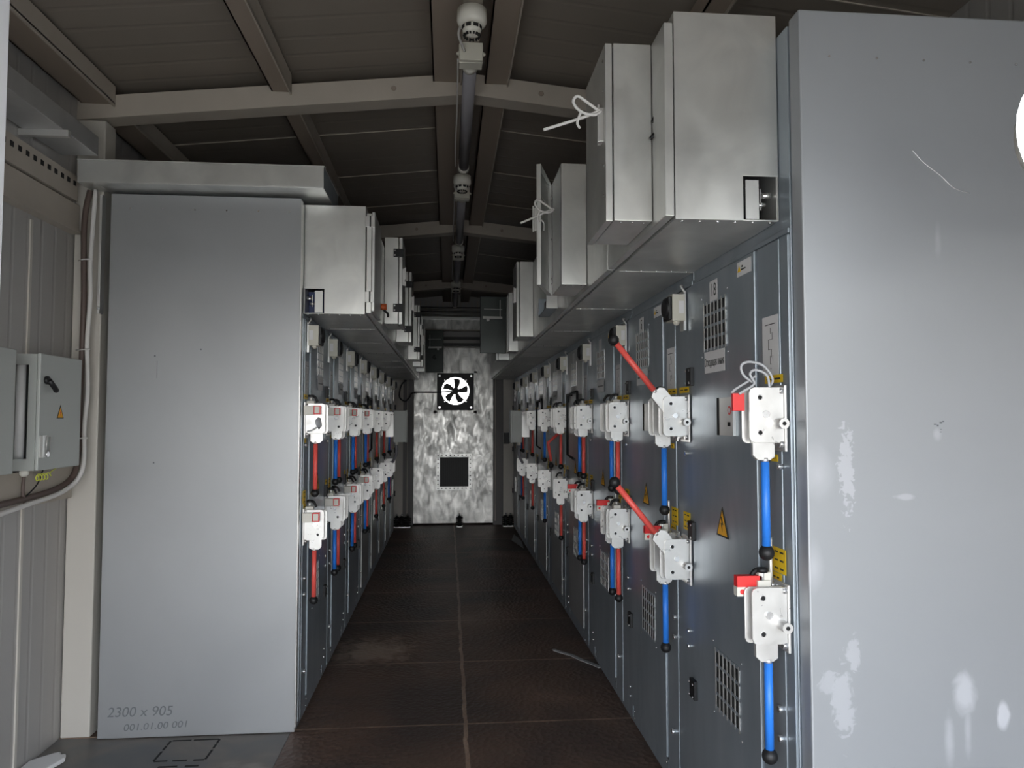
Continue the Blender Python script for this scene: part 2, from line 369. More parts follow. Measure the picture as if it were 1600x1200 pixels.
def grille(S, y0, y1, z0, z1, parent, cols=6, rows=4, name='vent_grille'):
    g_ = MB(); sbox(g_, S, .0152, .0156, y0, y1, z0, z1, DARK)
    bw = .007
    for c in range(cols+1):
        y = y0+(y1-y0-bw)*c/cols; sbox(g_, S, .0156, .0175, y, y+bw, z0, z1, STEEL if c not in () else DOOR)
    for r in range(rows+1):
        z = z0+(z1-z0-bw*1.2)*r/rows; sbox(g_, S, .0157, .0172, y0, y1, z, z+bw*1.2, DOOR)
    for yy, z in ((y0-.015, z0-.015), (y0-.015, z1+.015), (y1+.015, z0-.015), (y1+.015, z1+.015)):
        g_.cyl((S.x(.0155), yy, z), (S.x(.0175), yy, z), .003, SCREW, 8)
    g_.build(name, parent)
def cabinet(S, k, Y0, pitch, near=None, far=None, scale=1.0, number=None, pale=False, full=True, handle=False, label=''):
    """one switchgear cabinet; near = where its front strip starts"""
    ya = near if near is not None else Y0+.002; yb = far if far is not None else Y0+pitch-.002
    q = scale
    t = thing('switchgear_cabinet', (S.x(-.42), (ya+yb)/2, 0), label, 'switchgear cabinet', 'switchgear cabinets in the %s row' % S.name)
    body = MB(); sbox(body, S, -.82 if S is Rt else -.795, 0, ya, yb, .0, 2.29, DOOR)
    sbox(body, S, 0, .006, ya, yb, 1.780, 1.793, DOOR)                       # rail above the door
    body.build('body', t, .002)
    # narrow front strips that carry the drives
    p = MB(); a1 = Y0+.178*q
    sbox(p, S, .0005, .008, max(ya, Y0+.004), a1-.002, .03, 1.775, DOOR)
    for z in (.62, .57, .15, .11): 
        if full and near is None: p.cyl((S.x(.008), Y0+.06*q if z > .3 else Y0+.03, z), (S.x(.016), Y0+.06*q if z > .3 else Y0+.03, z), .008 if z > .3 else .005, SCREW, 8)
    p.cyl((S.x(.008), max(ya, Y0)+.045, 1.215), (S.x(.022), max(ya, Y0)+.045, 1.215), .008, SCREW, 6)
    p.build('front_strip', t, .0015)
    p = MB(); sbox(p, S, .0005, .010, a1+.002, Y0+.305*q, .03, 1.775, DOOR)
    p.cyl((S.x(.010), a1+.05*q, .22), (S.x(.022), a1+.05*q, .22), .010, SCREW, 6)
    for z in (.63, .56): p.cyl((S.x(.010), a1+.02*q, z), (S.x(.022), a1+.02*q, z), .009, SCREW, 6)
    p.build('front_strip', t, .0015)
    # door
    dm = DOOR2 if pale else DOOR
    y0, y1 = Y0+.315*q, min(Y0+.825*q, yb-.006)
    dz0 = .09
    d = MB(); sbox(d, S, .001, .015, y0, y1, dz0, 1.775, dm); 
    door = d.build('door', t, .0025)
    kp = MB(); sbox(kp, S, .001, .008, y0, y1, .02, .082, DOOR)
    for yy in (y0+.02, y1-.02):
        for z in (.035, .065): kp.cyl((S.x(.008), yy, z), (S.x(.010), yy, z), .0035, SCREW, 6)
    kp.build('kick_plate', t)
    for z in (1.47, .965, .455):
        h_ = MB(); sbox(h_, S, .0155, .028, Y0+.796*q, Y0+.843*q, z-.03, z+.03, BLACK)
        for dy in (.803, .836):
            for dz in (-.02, .02):
                h_.cyl((S.x(.030), Y0+dy*q, z+dz), (S.x(.033), Y0+dy*q, z+dz), .005, SCREW, 6)
        h_.build('hinge', door, .002)
    grille(S, Y0+.512*q, Y0+.70*q, 1.54, 1.695, door)
    grille(S, Y0+.45*q, Y0+.635*q, .465, .645, door)
    # papers and labels
    n_ = MB(); sbox(n_, S, .018, .0188, Y0+.570*q, Y0+.636*q, 1.69, 1.752, PAPER); n_ = n_.build('number_plate', door)
    xa = (0, -1, 0) if S.sg < 0 else (0, 1, 0)
    if number: text(number, (S.x(.0190), Y0+.603*q, 1.721), xa, (0, 0, 1), .056, INK, 'number', n_, .8)['label'] = 'black number %s' % number
    n_ = MB(); sbox(n_, S, .018, .0188, Y0+.518*q, Y0+.688*q, 1.472, 1.538, PAPER); n_ = n_.build('paper_label', door)
    if k == 0 and S is Rt:
        text('Отходящая линия', (S.x(.0190), Y0+.603*q, 1.503), xa, (0, 0, 1), .034, INK, 'lettering', n_, .55)
    else:
        l_ = MB()
        for i in range(7): sbox(l_, S, .0188, .0190, Y0+(.535+.020*i)*q, Y0+(.547+.020*i)*q, 1.500, 1.508, INK if full else QUIET)
        l_.build('lettering', n_)
    n_ = MB(); sbox(n_, S, .0155, .0162, Y0+.33*q, Y0+.425*q, 1.725, 1.765, PAPER); n_ = n_.build('maker_sticker', door)
    l_ = MB()
    ys = (lambda f: Y0+(.33+f*.095)*q) if S.sg > 0 else (lambda f: Y0+(.425-f*.095)*q)
    l_.prism([(S.x(.0163), ys(.04), 1.738), (S.x(.0163), ys(.28), 1.738), (S.x(.0163), ys(.16), 1.756)], (S.sg*.0003, 0, 0), YEL)
    sbox(l_, S, .0163, .0166, ys(.30), ys(.62), 1.740, 1.744, INK); sbox(l_, S, .0163, .0166, ys(.34), ys(.44), 1.748, 1.753, INK)
    l_.build('lettering', n_)
    n_ = MB(); sbox(n_, S, .0105, .0112, Y0+.186*q, Y0+.276*q, 1.44, 1.59, PAPER); n_ = n_.build('diagram_sheet', t)
    l_ = MB(); yc = Y0+.231*q
    for (dy0, dy1, z0, z1) in ((-.03, .03, 1.568, 1.570), (-.002, .0, 1.545, 1.56), (-.012, -.010, 1.53, 1.548), (-.012, .012, 1.530, 1.531), (.010, .012, 1.505, 1.53), (-.008, .012, 1.505, 1.506), (-.008, -.006, 1.485, 1.505), (-.015, -.013, 1.475, 1.49), (.0, .002, 1.468, 1.49), (-.006, .0, 1.468, 1.469), (-.004, .0, 1.455, 1.459)):
        sbox(l_, S, .0112, .0114, yc+dy0, yc+dy1, z0, z1, INK)
    l_.build('diagram', n_)
    # yellow drive labels
    def yl(y0_, y1_, z0_, z1_, rows=1):
        a_ = MB(); sbox(a_, S, .0107, .0116, y0_, y1_, z0_, z1_, YEL)
        for r in range(rows):
            zc = z0_+(z1_-z0_)*(r+.5)/rows; sbox(a_, S, .0116, .0118, y0_+.012, y0_+(y1_-y0_)*.45, zc-.0022, zc+.0022, INK)
            sbox(a_, S, .0116, .0118, y0_+(y1_-y0_)*.58, y1_-.010, zc-.0018, zc+.0018, INK)
        a_.build('yellow_label', t)
    yl(Y0+.165*q, Y0+.265*q, 1.420, 1.440)
    if near is None: yl(Y0+.03*q, Y0+.13*q, 1.420, 1.440)
    yl(Y0+.20*q, Y0+.235*q, 1.225, 1.243)
    yl(Y0+.165*q, Y0+.235*q, .955, 1.015, 3); yl(Y0+.19*q, Y0+.245*q, .930, .953)
    if near is None: yl(Y0+.03*q, Y0+.10*q, .955, 1.015, 3)
    triangle(S, Y0+.56*q, .985, .048*q, .088, door)
    # inspection lock plate
    lp = MB(); sbox(lp, S, .0152, .024, Y0+.45*q, Y0+.565*q, 1.283, 1.393, STEEL)
    sbox(lp, S, .0155, .025, Y0+.555*q, Y0+.572*q, 1.283, 1.393, DARK)
    lp.cyl((S.x(.024), Y0+.475*q, 1.355), (S.x(.0246), Y0+.475*q, 1.355), .013, REDP, 16); lp.cyl((S.x(.0246), Y0+.475*q, 1.355), (S.x(.025), Y0+.475*q, 1.355), .008, PAPER, 16)
    sbox(lp, S, .024, .0244, Y0+.468*q, Y0+.49*q, 1.31, 1.322, DARK)
    lp.build('lock_plate', door, .0015)
    if handle:
        hb = MB(); w_ = .05; ya_, yb_ = Y0+.30*q, Y0+.66*q
        hb.tube([(S.x(.016), yb_-.01, 1.485), (S.x(w_), yb_, 1.485), (S.x(w_), yb_, 1.10), (S.x(w_), ya_+.1, 1.085)], .008, BLACK, 8, 0)
        hb.tube([(S.x(w_), yb_, 1.485), (S.x(w_), ya_, 1.495), (S.x(w_), ya_, 1.40)], .008, BLACK, 8, 0)
        hb.build('handle', door)['label'] = 'black bent bar handle'
    return t
def nth(k): return ordn[k]
PR, PL = .835, .705
for k in range(9):
    Y0 = 1.555+PR*k
    cabinet(Rt, k, Y0, PR, near=1.69 if k == 0 else None, number='18' if k == 0 else ('5' if k == 1 else None), pale=k >= 3, full=k < 5,
            handle=k in (3, 5), label='blue grey steel switchgear cabinet, %s' % ('numbered 18, nearest the camera in the right row' if k == 0 else '%s from the camera in the right row' % nth(k)))
for k in range(8):
    Y0 = 3.18+PL*k
    cabinet(Lt, k, Y0, PL, near=3.30 if k == 0 else None, scale=PL/PR, pale=k >= 3, full=k < 4, handle=k == 3,
            label='dark steel switchgear cabinet with lever drives, %s from the camera in the left row' % nth(k))
    if k == 3:
        pass
# large end panels
t = thing('end_panel', (-1.05, 3.27, 0), 'tall grey galvanised end panel with pencilled figures, closing the left cabinet row', 'panel')
p = MB(); p.box(-1.447, -.645, 3.26, 3.295, .002, 2.30, PANEL)
p.box(-.648, -.640, 3.262, 3.30, .02, 2.29, STEEL)
sheet = p.build('sheet', t, .003)
for i in range(6): MB().cyl((-1.365+i*.134, 3.2595, 2.237), (-1.365+i*.134, 3.2575, 2.237), .004, SCREW, 8).build('screw', t)
for (x, z) in ((-1.25, 1.60), (-1.245, 1.145), (-1.06, 1.63)): MB().cyl((x, 3.2595, z), (x, 3.2585, z), .004, PENCIL, 6).build('dent', t)
MB().box(-1.2405, -1.2395, 3.2585, 3.26, 1.505, 1.58, PENCIL).build('scratch', t)
text('2300 x 905', (-1.275, 3.2592, .108), (1, 0, 0.0), (.18, 0, 1), .058, PENCIL, 'handwriting', sheet, 1.0)
text('001.01.00 001', (-1.21, 3.2592, .048), (1, 0, .03), (.18, 0, 1), .040, PENCIL, 'handwriting', sheet, 1.15)
t = thing('end_panel', (1.24, 1.65, 0), 'large grey end panel with chalky smears, closing the right cabinet row', 'panel')
s_ = MB(); s_.tube([(1.097, 1.6328, 1.969), (1.125, 1.6328, 1.94), (1.167, 1.6328, 1.909), (1.20, 1.6328, 1.880), (1.239, 1.6328, 1.869)], .0009, SCREW, 6); s_.build('scratch', t)
p = MB(); p.box(.822, 1.66, 1.633, 1.685, .002, 2.30, SMEAR); p.build('sheet', t, .004)
for i in range(6): MB().cyl((.895+i*.118, 1.632, 2.188), (.895+i*.118, 1.630, 2.188), .003, SCREW, 8).build('screw', t)
s_ = MB()
for (x, z, w_, hh) in ((1.136, 1.318, .006, .003), (1.142, 1.315, .004, .004), (1.150, 1.322, .006, .004), (1.156, 1.325, .004, .003), (1.150, 1.306, .004, .0015), (1.149, 1.300, .004, .0015)):
    s_.box(x-w_/2, x+w_/2, 1.6322, 1.633, z-hh/2, z+hh/2, PENCIL)
s_.build('paint_chip', t)

# ================================================================= SWITCH DRIVES
def drive(S, y, z, color, label, raise_deg=0, level=2, block=False, tags=False, padlock=False, kink=False, tall=False):
    """z = centre of the cover plate (faces the entrance); lever hangs below unless raised"""
    t = thing('switch_drive', (S.x(.05), y, z), label, 'switch drive', 'lever drives on the %s cabinet row' % S.name)
    hz = .066
    wp = .104
    fl = MB(); sbox(fl, S, .0122, .019, y-.004, y+.085, z-hz-.022, z+hz+.006, NICKEL)
    for zz in (z-hz-.004, z+hz-.008):
        fl.cyl((S.x(.019), y+.006, zz), (S.x(.030), y+.006, zz), .010, SCREW, 6); fl.cyl((S.x(.019), y+.07, zz), (S.x(.030), y+.07, zz), .010, SCREW, 6)
    fl.build('mounting_flange', t, .002)
    def plate(y0, y1, w0, w1, z0, z1, m, r=.012):
        mb = MB(); pts = []
        cs = [(w0, z0, 0), (w1, z0, r), (w1, z1, r), (w0, z1, 0)]
        P = [(w0, z0), (w1-r, z0), (w1-.3*r, z0+.3*r), (w1, z0+r), (w1, z1-r), (w1-.3*r, z1-.3*r), (w1-r, z1), (w0, z1)]
        mb.prism([(S.x(a), y0, b_) for a, b_ in P], (0, y1-y0, 0), m); return mb
    c = plate(y, y+.005, .0195, wp, z-hz, z+hz, NICKEL)
    if level > 0:
        for dz in (.042, -.042):
            c.cyl((S.x(.078), y-.0006, z+dz), (S.x(.078), y+.0002, z+dz), .0072, SCREW, 14); c.cyl((S.x(.078), y-.0009, z+dz), (S.x(.078), y, z+dz), .0055, DARK, 14)
        c.cyl((S.x(.064), y-.004, z+.002), (S.x(.064), y, z+.002), .009, SCREW, 14)
    c.build('cover_plate', t, .001)
    b2 = plate(y+.022, y+.027, .0195, wp+.010, z-hz-.002, z+hz-.002, NICKEL); b2.build('back_plate', t, .001)
    if level > 0:
        sh = MB(); sh.cyl((S.x(.034), y-.034, z-.020), (S.x(.034), y+.030, z-.020), .0125, STEEL, 16)
        sh.cyl((S.x(.034), y-.0345, z-.020), (S.x(.034), y-.034, z-.020), .005, DARK, 10)
        if not block: sh.build('shaft_stub', t)
        else: sh.bm.free()
    # lever: swings in the plane of the plates about the pivot
    pv = Vector((S.x(.062), y+.0125, z+.0)); ang = math.radians(raise_deg)*(-S.sg)
    T = Matrix.Translation(pv) @ Matrix.Rotation(ang, 4, 'Y') @ Matrix.Translation(-pv)
    lv = MB(); lv.T = T
    w0, w1 = .040, .094
    P = [(w0, z-.01), (w1, z-.01), (w1, z-hz-.030), (w1-.012, z-hz-.042), (w0+.012, z-hz-.042), (w0, z-hz-.034)]
    lv.prism([(S.x(a), y+.0065, b_) for a, b_ in P], (0, .013, 0), NICKEL)
    L1 = z-.318
    lvo = lv.build('lever_arm', t, .001)
    cx, cy = S.x(.062), y+.013
    rod = MB(); rod.T = T; top = z-hz-.036
    rod.cyl((cx, cy, top), (cx, cy, top-.012), .008, STEEL, 12)
    if kink:
        rod.tube([(cx, cy, top-.01), (cx+S.sg*.07, cy, top-.07), (cx+S.sg*.05, cy, L1+.02)], .011, color, 12, 0)
    else:
        rod.cyl((cx, cy, top-.010), (cx, cy, L1), .0100, color, 16)
    rd = rod.build('lever_rod', t); rd['label'] = 'red lever rod' if color is RED else 'blue lever rod'
    kb = MB(); kb.T = T
    kx = cx+(S.sg*.05 if kink else 0)
    kb.ball((kx, cy, L1-.010), .0185, BLACK, 18); kb.cyl((kx, cy, L1+.006), (kx, cy, L1-.004), .012, BLACK, 14)
    kb.build('knob', rd)
    if block:   # white interlock block with a red framed window
        bk = MB(); bk.box(S.x(.016), S.x(.058), y-.030, y-.002, z+.016, z+.056, WPLAST)
        bk = bk.build('interlock_block', t, .002)
        w_ = MB(); w_.box(S.x(.059), S.x(.088), y-.028, y-.002, z+.018, z+.056, REDP); w_.box(S.x(.063), S.x(.084), y-.0286, y-.028, z+.022, z+.052, WPLAST); w_.build('red_window', bk)
    if level > 1 and not tags and raise_deg == 0 or block:
        # small lifting pin with black cap above the plates
        pn_ = MB(); xx = S.x(.064) if S.sg < 0 else S.x(.036); yy = y+.035
        pn_.box(xx-.016, xx+.016, yy-.012, yy+.012, z+hz-.008, z+hz+.012, WPLAST)
        pn_.cyl((xx, yy, z+hz+.010), (xx, yy, z+hz+.034), .006, STEEL, 10); pn_.cyl((xx, yy, z+hz+.030), (xx, yy, z+hz+.040), .013, BLACK, 12)
        pn_.tube([(xx, yy, z+hz+.036), (xx+S.sg*.015, yy+.01, z+hz+.030), (xx+S.sg*.026, yy+.015, z+hz+.008)], .006, BLACK, 8)
        pn_.build('locking_pin', t)
    if padlock:
        pk = MB(); pk.box(S.x(.064), S.x(.128), y+.03, y+.052, z+hz-.004, z+hz+.022, REDP); pk.box(S.x(.104), S.x(.1285), y+.03, y+.052, z+hz-.026, z+hz-.004, WPLAST)
        pk.cyl((S.x(.116), y+.0295, z+hz-.015), (S.x(.116), y+.030, z+hz-.015), .006, REDP, 14); pk.build('red_block', t, .002)
        pk = MB(); pk.box(S.x(.044), S.x(.074), y+.03, y+.05, z+hz, z+hz+.03, WPLAST); pk.cyl((S.x(.036), y+.05, z+hz+.0), (S.x(.036), y+.05, z+hz+.11), .005, STEEL, 8); pk.build('lug', t, .002)
    if tags:
        tg = MB()
        def ty(pts, r=.0032): tg.tube([(S.x(a), y+.012+c_, z+b_) for a, b_, c_ in pts], r, GREYCABLE, 8)
        ty([(.055, .062, 0), (.040, .085, .0), (.062, .118, .0), (.098, .128, .0), (.118, .118, 0), (.112, .095, 0), (.088, .078, 0)])
        ty([(.052, .066, -.008), (.058, .095, -.008), (.085, .108, -.008), (.100, .098, -.008), (.090, .075, -.008), (.115, .058, -.008), (.128, .050, -.008)])
        ty([(.078, .095, .008), (.100, .080, .008), (.130, .062, .008), (.140, .052, .008)])
        tg.build('wire_seal', t)
        tg = MB(); tg.box(S.x(.113), S.x(.142), y+.006, y+.016, z+.010, z+.052, REDP); tg.build('red_tag', t, .001)
    return t
zU, zLo = 1.340, .866
def dl(S, k, upper, color, extra=''):
    col = 'red' if color is RED else 'blue'
    if extra: extra = extra.replace(' on the near bracket', ' nearer')
    where = 'cabinet numbered 18' if (k == 0 and S is Rt) else '%s cabinet from camera' % nth(k)
    return '%s switch drive, %s lever%s, on the %s, %s row' % ('upper' if upper else 'lower', col, extra, where, S.name)
# right row: near drive red, far drive blue
drive(Rt, 1.70, zU, BLUE, dl(Rt, 0, True, BLUE), level=2, tags=True)
drive(Rt, 1.70, zLo, BLUE, dl(Rt, 0, False, BLUE), level=2, padlock=True)
for k in range(1, 8):
    Y0 = 1.555+PR*k
    for up in (True, False):
        z = zU if up else zLo
        rs_ = 141 if k == 1 else 0
        near_c, far_c = (RED, BLUE)
        if k in (4, 8): near_c = RED; far_c = None if k == 8 else RED
        if k == 5: near_c, far_c = BLUE, None
        if k == 6: near_c, far_c = RED, None
        if k == 7: near_c, far_c = RED, BLUE
        if k == 4 and not up: far_c = None
        drive(Rt, Y0+.015, z, near_c, dl(Rt, k, up, near_c, ' swung up' if rs_ else (' on the near bracket' if far_c is near_c else '')), raise_deg=rs_, level=2 if k < 5 else 1)
        if far_c is not None:
            drive(Rt, Y0+.140, z, far_c, dl(Rt, k, up, far_c, ' bent' if far_c is RED else ''), level=2 if k < 5 else 1, kink=(far_c is RED), padlock=(k in (1, 2, 3) and not up))
# left row: near drive blue, far drive red
for k in range(7):
    Y0 = 3.18+PL*k
    for up in (True, False):
        z = 1.333 if up else .866
        if k > 0 and k not in (4, 5): drive(Lt, Y0+.020, z, BLUE, dl(Lt, k, up, BLUE), block=(k < 5), level=2 if k < 4 else 1)
        dr_ = drive(Lt, Y0+.135, z, RED, dl(Lt, k, up, RED), block=(k == 0), level=2 if k < 4 else 1)
        if k == 0 and up:
            m = MB(); m.lathe((Lt.x(.078), Y0+.125, 1.315), (.8, -.55, .12), [(0, .001), (.001, .022), (.003, .022), (.004, .001)], GREYCABLE, 20)
            m.tube([(Lt.x(.078), Y0+.125, 1.300), (Lt.x(.050), Y0+.120, 1.282), (Lt.x(.030), Y0+.120, 1.276)], .003, GREYCABLE, 6); m.build('seal_tag', dr_)['label'] = 'round grey hanging tag'

# ---------------------------------------------------------------- lamp housings above the drives (beige with a black cap)
def housing(S, y, z, i):
    t = thing('cabinet_lamp', (S.x(.04), y, z-.045), 'beige housing with black cap atop the %s cabinet from the camera, %s row' % (nth(i), S.name), 'junction box', 'beige housings on the %s row' % S.name)
    b_ = MB(); b_.box(S.x(.022), S.x(.066), y, y+.075, z-.045, z+.045, PLAST); b_.ball((S.x(.044), y+.03, z-.046), .012, PLAST, 10)
    b_.box(S.x(.026), S.x(.044), y-.0006, y, z-.02, z+.022, PAPER)
    b_.build('housing', t, .004)
    c = MB(); c.lathe((S.x(.066), y+.037, z), (S.sg, 0, 0), [(0, .036), (.012, .036), (.02, .030)], BLACK, 18); c.box(S.x(.066), S.x(.078), y+.002, y+.073, z-.042, z+.038, BLACK); c.build('cap', t, .003)
    m = MB(); m.box(S.x(.0125), S.x(.0215), y+.02, y+.06, z-.075, z+.06, STEEL); m.tube([(S.x(.018), y+.01, z+.05), (S.x(.03), y+.02, z+.075), (S.x(.018), y+.04, z+.08)], .004, STEEL, 6); m.build('bracket', t)
for k in range(1, 9): housing(Rt, 1.555+PR*k+.025, 1.708, k)
for k in range(8): housing(Lt, 3.18+PL*k+(.16 if k == 0 else .03), 1.705, k)

# ================================================================= OVERHEAD WIRING DUCTS
def duct(S, y0, y1, w1, z0, z1, k, hollow=False):
    # w = distance out of the cabinet front
    t = thing('wiring_duct', (S.x(w1/2), (y0+y1)/2, z0), 'overhead wiring duct section above the %s row, %s from the entrance%s' % (S.name, nth(k), ', with square cut-out' if hollow else ''), 'duct', 'wiring duct sections of the %s row' % S.name)
    d = MB()
    if hollow:
        cw, cz = .092, .112
        sbox(d, S, .002, w1, y0+.004, y1, z0, z0+.004, GALV); sbox(d, S, .002, w1, y0+.004, y1, z1-.004, z1, GALV)
        sbox(d, S, w1-.004, w1, y0+.004, y1, z0+.004, z1-.004, GALV); sbox(d, S, .002, .006, y0+.004, y1, z0+.004, z1-.004, GALV); sbox(d, S, .006, w1-.004, y1-.004, y1, z0+.004, z1-.004, GALV)
        d.prism([(S.x(cw), y0, z0), (S.x(w1), y0, z0), (S.x(w1), y0, z1), (S.x(.002), y0, z1), (S.x(.002), y0, z0+cz), (S.x(cw), y0, z0+cz)], (0, .004, 0), GALV)
        sbox(d, S, .002, .004, y0, y0+.004, z0, z0+cz, GALV)
        for i in range(6): d.cyl((S.x(.02+i*(w1-.04)/5), y0+.012, z0-.004), (S.x(.02+i*(w1-.04)/5), y0+.012, z0), .004, SCREW, 8)
    else:
        sbox(d, S, .002, w1, y0, y1, z0, z1, GALV)
    sbox(d, S, .002, w1-.01, y1-.004, y1-.001, z0-.002, z0, STEEL)
    for i in range(5): d.cyl((S.x(.03+i*(w1-.06)/4), y1-.015, z0-.004), (S.x(.03+i*(w1-.06)/4), y1-.015, z0), .003, SCREW, 8)
    d.build('channel', t, .0015)
    if hollow:
        i_ = MB(); sbox(i_, S, .050, .084, y0+.006, y0+.008, z0+.006, z0+cz-.008, GALV); i_.build('inner_plate', t)
        i_ = MB(); i_.box(S.x(.034), S.x(.036), y0+.03, y0+.034, z0+.035, z0+.09, STEEL); i_.cyl((S.x(.046), y0+.03, z0+.048), (S.x(.024), y0+.03, z0+.048), .006, SCREW, 8)
        i_.cyl((S.x(.034), y0+.03, z0+.072), (S.x(.010), y0+.03, z0+.072), .009, SCREW, 8)
        sbox(i_, S, .008, .09, y0+.09, y0+.1, z0+.006, z0+cz, BLUEP if S is Lt else DARK)
        i_.build('bolts', t)
    c = MB(); g0 = .006
    sbox(c, S, w1+g0, w1+g0+.022, y0-(.01 if hollow else -.002), y1-.002, z0+.004, z1-.035, GALV); c.build('cover', t, .0015)
    return t
y = 1.745
YRn = [1.745]+[1.555+PR*k for k in range(1, 10)]
for k in range(9): duct(Rt, YRn[k], YRn[k+1]-.001, .265, 1.822, 2.345, k, k == 0)
YLn = [3.325]+[3.18+PL*k for k in range(1, 9)]
for k in range(8): duct(Lt, YLn[k], YLn[k+1]-.001, .272, 1.800, 2.290, k, k == 0)

# ================================================================= RELAY BOXES on the duct covers
def relay(S, y0, L, wa, wb, label, door='shut', tied=False, hinge=False, dw=.018, z0=1.842, z1=2.310, dm=None):
    dm = dm or GALV
    t = thing('relay_box', (S.x((wa+wb)/2), y0+L/2, z0), label, 'relay box', 'relay boxes above the %s row' % S.name)
    b_ = MB(); 
    if door == 'shut': sbox(b_, S, wa, wb-dw-.004, y0, y0+L, z0, z1, GALV)
    else:
        th = .003; wf = wb-dw
        sbox(b_, S, wa, wf, y0, y0+th, z0, z1, GALV); sbox(b_, S, wa, wf, y0+L-th, y0+L, z0, z1, GALV)
        sbox(b_, S, wa, wf, y0+th, y0+L-th, z0, z0+th, GALV); sbox(b_, S, wa, wf, y0+th, y0+L-th, z1-th, z1, GALV); sbox(b_, S, wa, wa+th, y0+th, y0+L-th, z0+th, z1-th, GALV)
        sbox(b_, S, wf-.003, wf, y0+th, y0+.02, z0+th, z1-th, STEEL); sbox(b_, S, wf-.003, wf, y0+L-.02, y0+L-th, z0+th, z1-th, STEEL)
        for zz in (z0+.05, z0+.07, z1-.07, z1-.05, (z0+z1)/2): b_.cyl((S.x(wf), y0+L-.012, zz), (S.x(wf+.006), y0+L-.012, zz), .004, SCREW, 8)
    for i in range(3): b_.cyl((S.x(wa+.02+i*.03), y0+.012, z0-.003), (S.x(wa+.02+i*.03), y0+.012, z0), .0035, SCREW, 8)
    b_.build('body', t, .002)
    d = MB()
    if door == 'shut':
        sbox(d, S, wb-dw, wb, y0-.001, y0+L+.001, z0-.002, z1-.002, GALV)
        for zz in (z0+.07, z0+.15, z1-.12, z1-.04): d.cyl((S.x(wb), y0+.02, zz), (S.x(wb+.003), y0+.02, zz), .004, SCREW, 8)
        T = Matrix()
    else:
        ang, hy = door
        pv = Vector((S.x(wb-dw+.002), y0+L if hy > 0 else y0, 0))
        T = Matrix.Translation(pv) @ Matrix.Rotation(math.radians(ang), 4, 'Z') @ Matrix.Translation(-pv)
        d.T = T
        sbox(d, S, wb-.003, wb, y0, y0+L, z0, z1, dm)
        sbox(d, S, wb-dw, wb-.003, y0, y0+.003, z0, z1, dm); sbox(d, S, wb-dw, wb-.003, y0+L-.003, y0+L, z0, z1, dm)
        sbox(d, S, wb-dw, wb-.003, y0+.003, y0+L-.003, z0, z0+.003, dm); sbox(d, S, wb-dw, wb-.003, y0+.003, y0+L-.003, z1-.003, z1, dm)
        sbox(d, S, wb-.006, wb-.003, y0+.03, y0+L-.03, z1-.10, z1-.095, STEEL)
        if abs(ang) > 50:
            sbox(d, S, wb-.0065, wb-.003, y0+.02, y0+L-.03, z0+.27, z0+.29, STEEL); sbox(d, S, wb-.012, wb-.003, y0+L-.05, y0+L-.045, z0+.27, z0+.42, STEEL)
            d.cyl((S.x(wb-.003), y0+.06, z0+.26), (S.x(wb-.02), y0+.06, z0+.26), .012, STEEL, 10)
        else:
            d.tube([(S.x(wb-.01), y0+.04, z0+.26), (S.x(wb-.02), y0+.05, z0+.25), (S.x(wb-.02), y0+.05, z0+.22)], .004, STEEL, 8)
    dr = d.build('door', t, .0015)
    lk = MB(); lk.T = T; zc = (z0+z1)/2+.03
    lk.box(S.x(wb), S.x(wb+.012), y0+.02, y0+.05, zc-.05, zc+.04, STEEL); lk.box(S.x(wb+.012), S.x(wb+.018), y0+.012, y0+.022, zc-.055, zc+.045, NICKEL)
    lk.build('hasp', dr, .001)
    if tied:
        # loop of white cord through the hasp with a loose end
        r_ = MB(); cx, cy, cz = S.x(wb+.018), y0+.012, zc+.03
        sg = S.sg
        r_.tube([(cx, cy, cz), (cx+sg*.03, cy-.005, cz+.018), (cx+sg*.055, cy-.01, cz+.030), (cx+sg*.065, cy-.01, cz+.012), (cx+sg*.045, cy-.012, cz-.012), (cx+sg*.012, cy-.01, cz-.018), (cx-sg*.008, cy, cz-.004), (cx, cy, cz)], .004, ROPE, 8)
        r_.tube([(cx, cy, cz-.004), (cx+sg*.04, cy-.005, cz-.024), (cx+sg*.11*tied, cy-.01, cz-.062)], .004, ROPE, 8)
        r_.tube([(cx+sg*.045, cy-.01, cz-.010), (cx+sg*.055, cy-.01, cz-.040), (cx+sg*.048, cy-.01, cz-.055)], .0035, ROPE, 8)
        r_.build('tie_cord', t)['label'] = 'white cord tied through the hasp'
    if hinge:
        for zz in (z0+.085, z1-.085):
            h_ = MB(); h_.T = Matrix(); h_.box(S.x(wb-.048), S.x(wb+.004), y0-.008, y0-.0015, zz-.022, zz+.022, BLACK)
            for dz in (-.012, .012): h_.cyl((S.x(wb-.040), y0-.008, zz+dz), (S.x(wb-.040), y0-.010, zz+dz), .005, SCREW, 8)
            h_.build('hinge', dr, .001)
    return t
w0R = .265+.006+.022+.002
relay(Rt, 1.845, .262, w0R, .417, 'nearest relay box above the right row, white cord tied to its hasp', tied=1.3)
relay(Rt, 2.75, .262, w0R, .410, 'relay box above the right row with its galvanised door ajar', door=(-17, 1), tied=1.1)
relay(Rt, 4.515, .262, w0R, .400, 'third galvanised relay box above the right row, door shut')
relay(Rt, 5.50, .205, w0R, .385, 'fourth relay box above the right row, its door with painted-in dark reflection swung wide open', door=(-84, 1), z1=2.285, dm=DARKREFL)
relay(Rt, 6.33, .262, w0R, .410, 'farthest relay box above the right row, seen under the open darkened door')
w0L = .272+.006+.022+.002
relay(Lt, 3.97, .262, w0L, .397, 'relay box with two black hinges above the left row, nearest the camera', hinge=True)
relay(Lt, 4.90, .262, w0L, .400, 'second relay box from the camera above the left row, black hinge low on it', hinge=True)
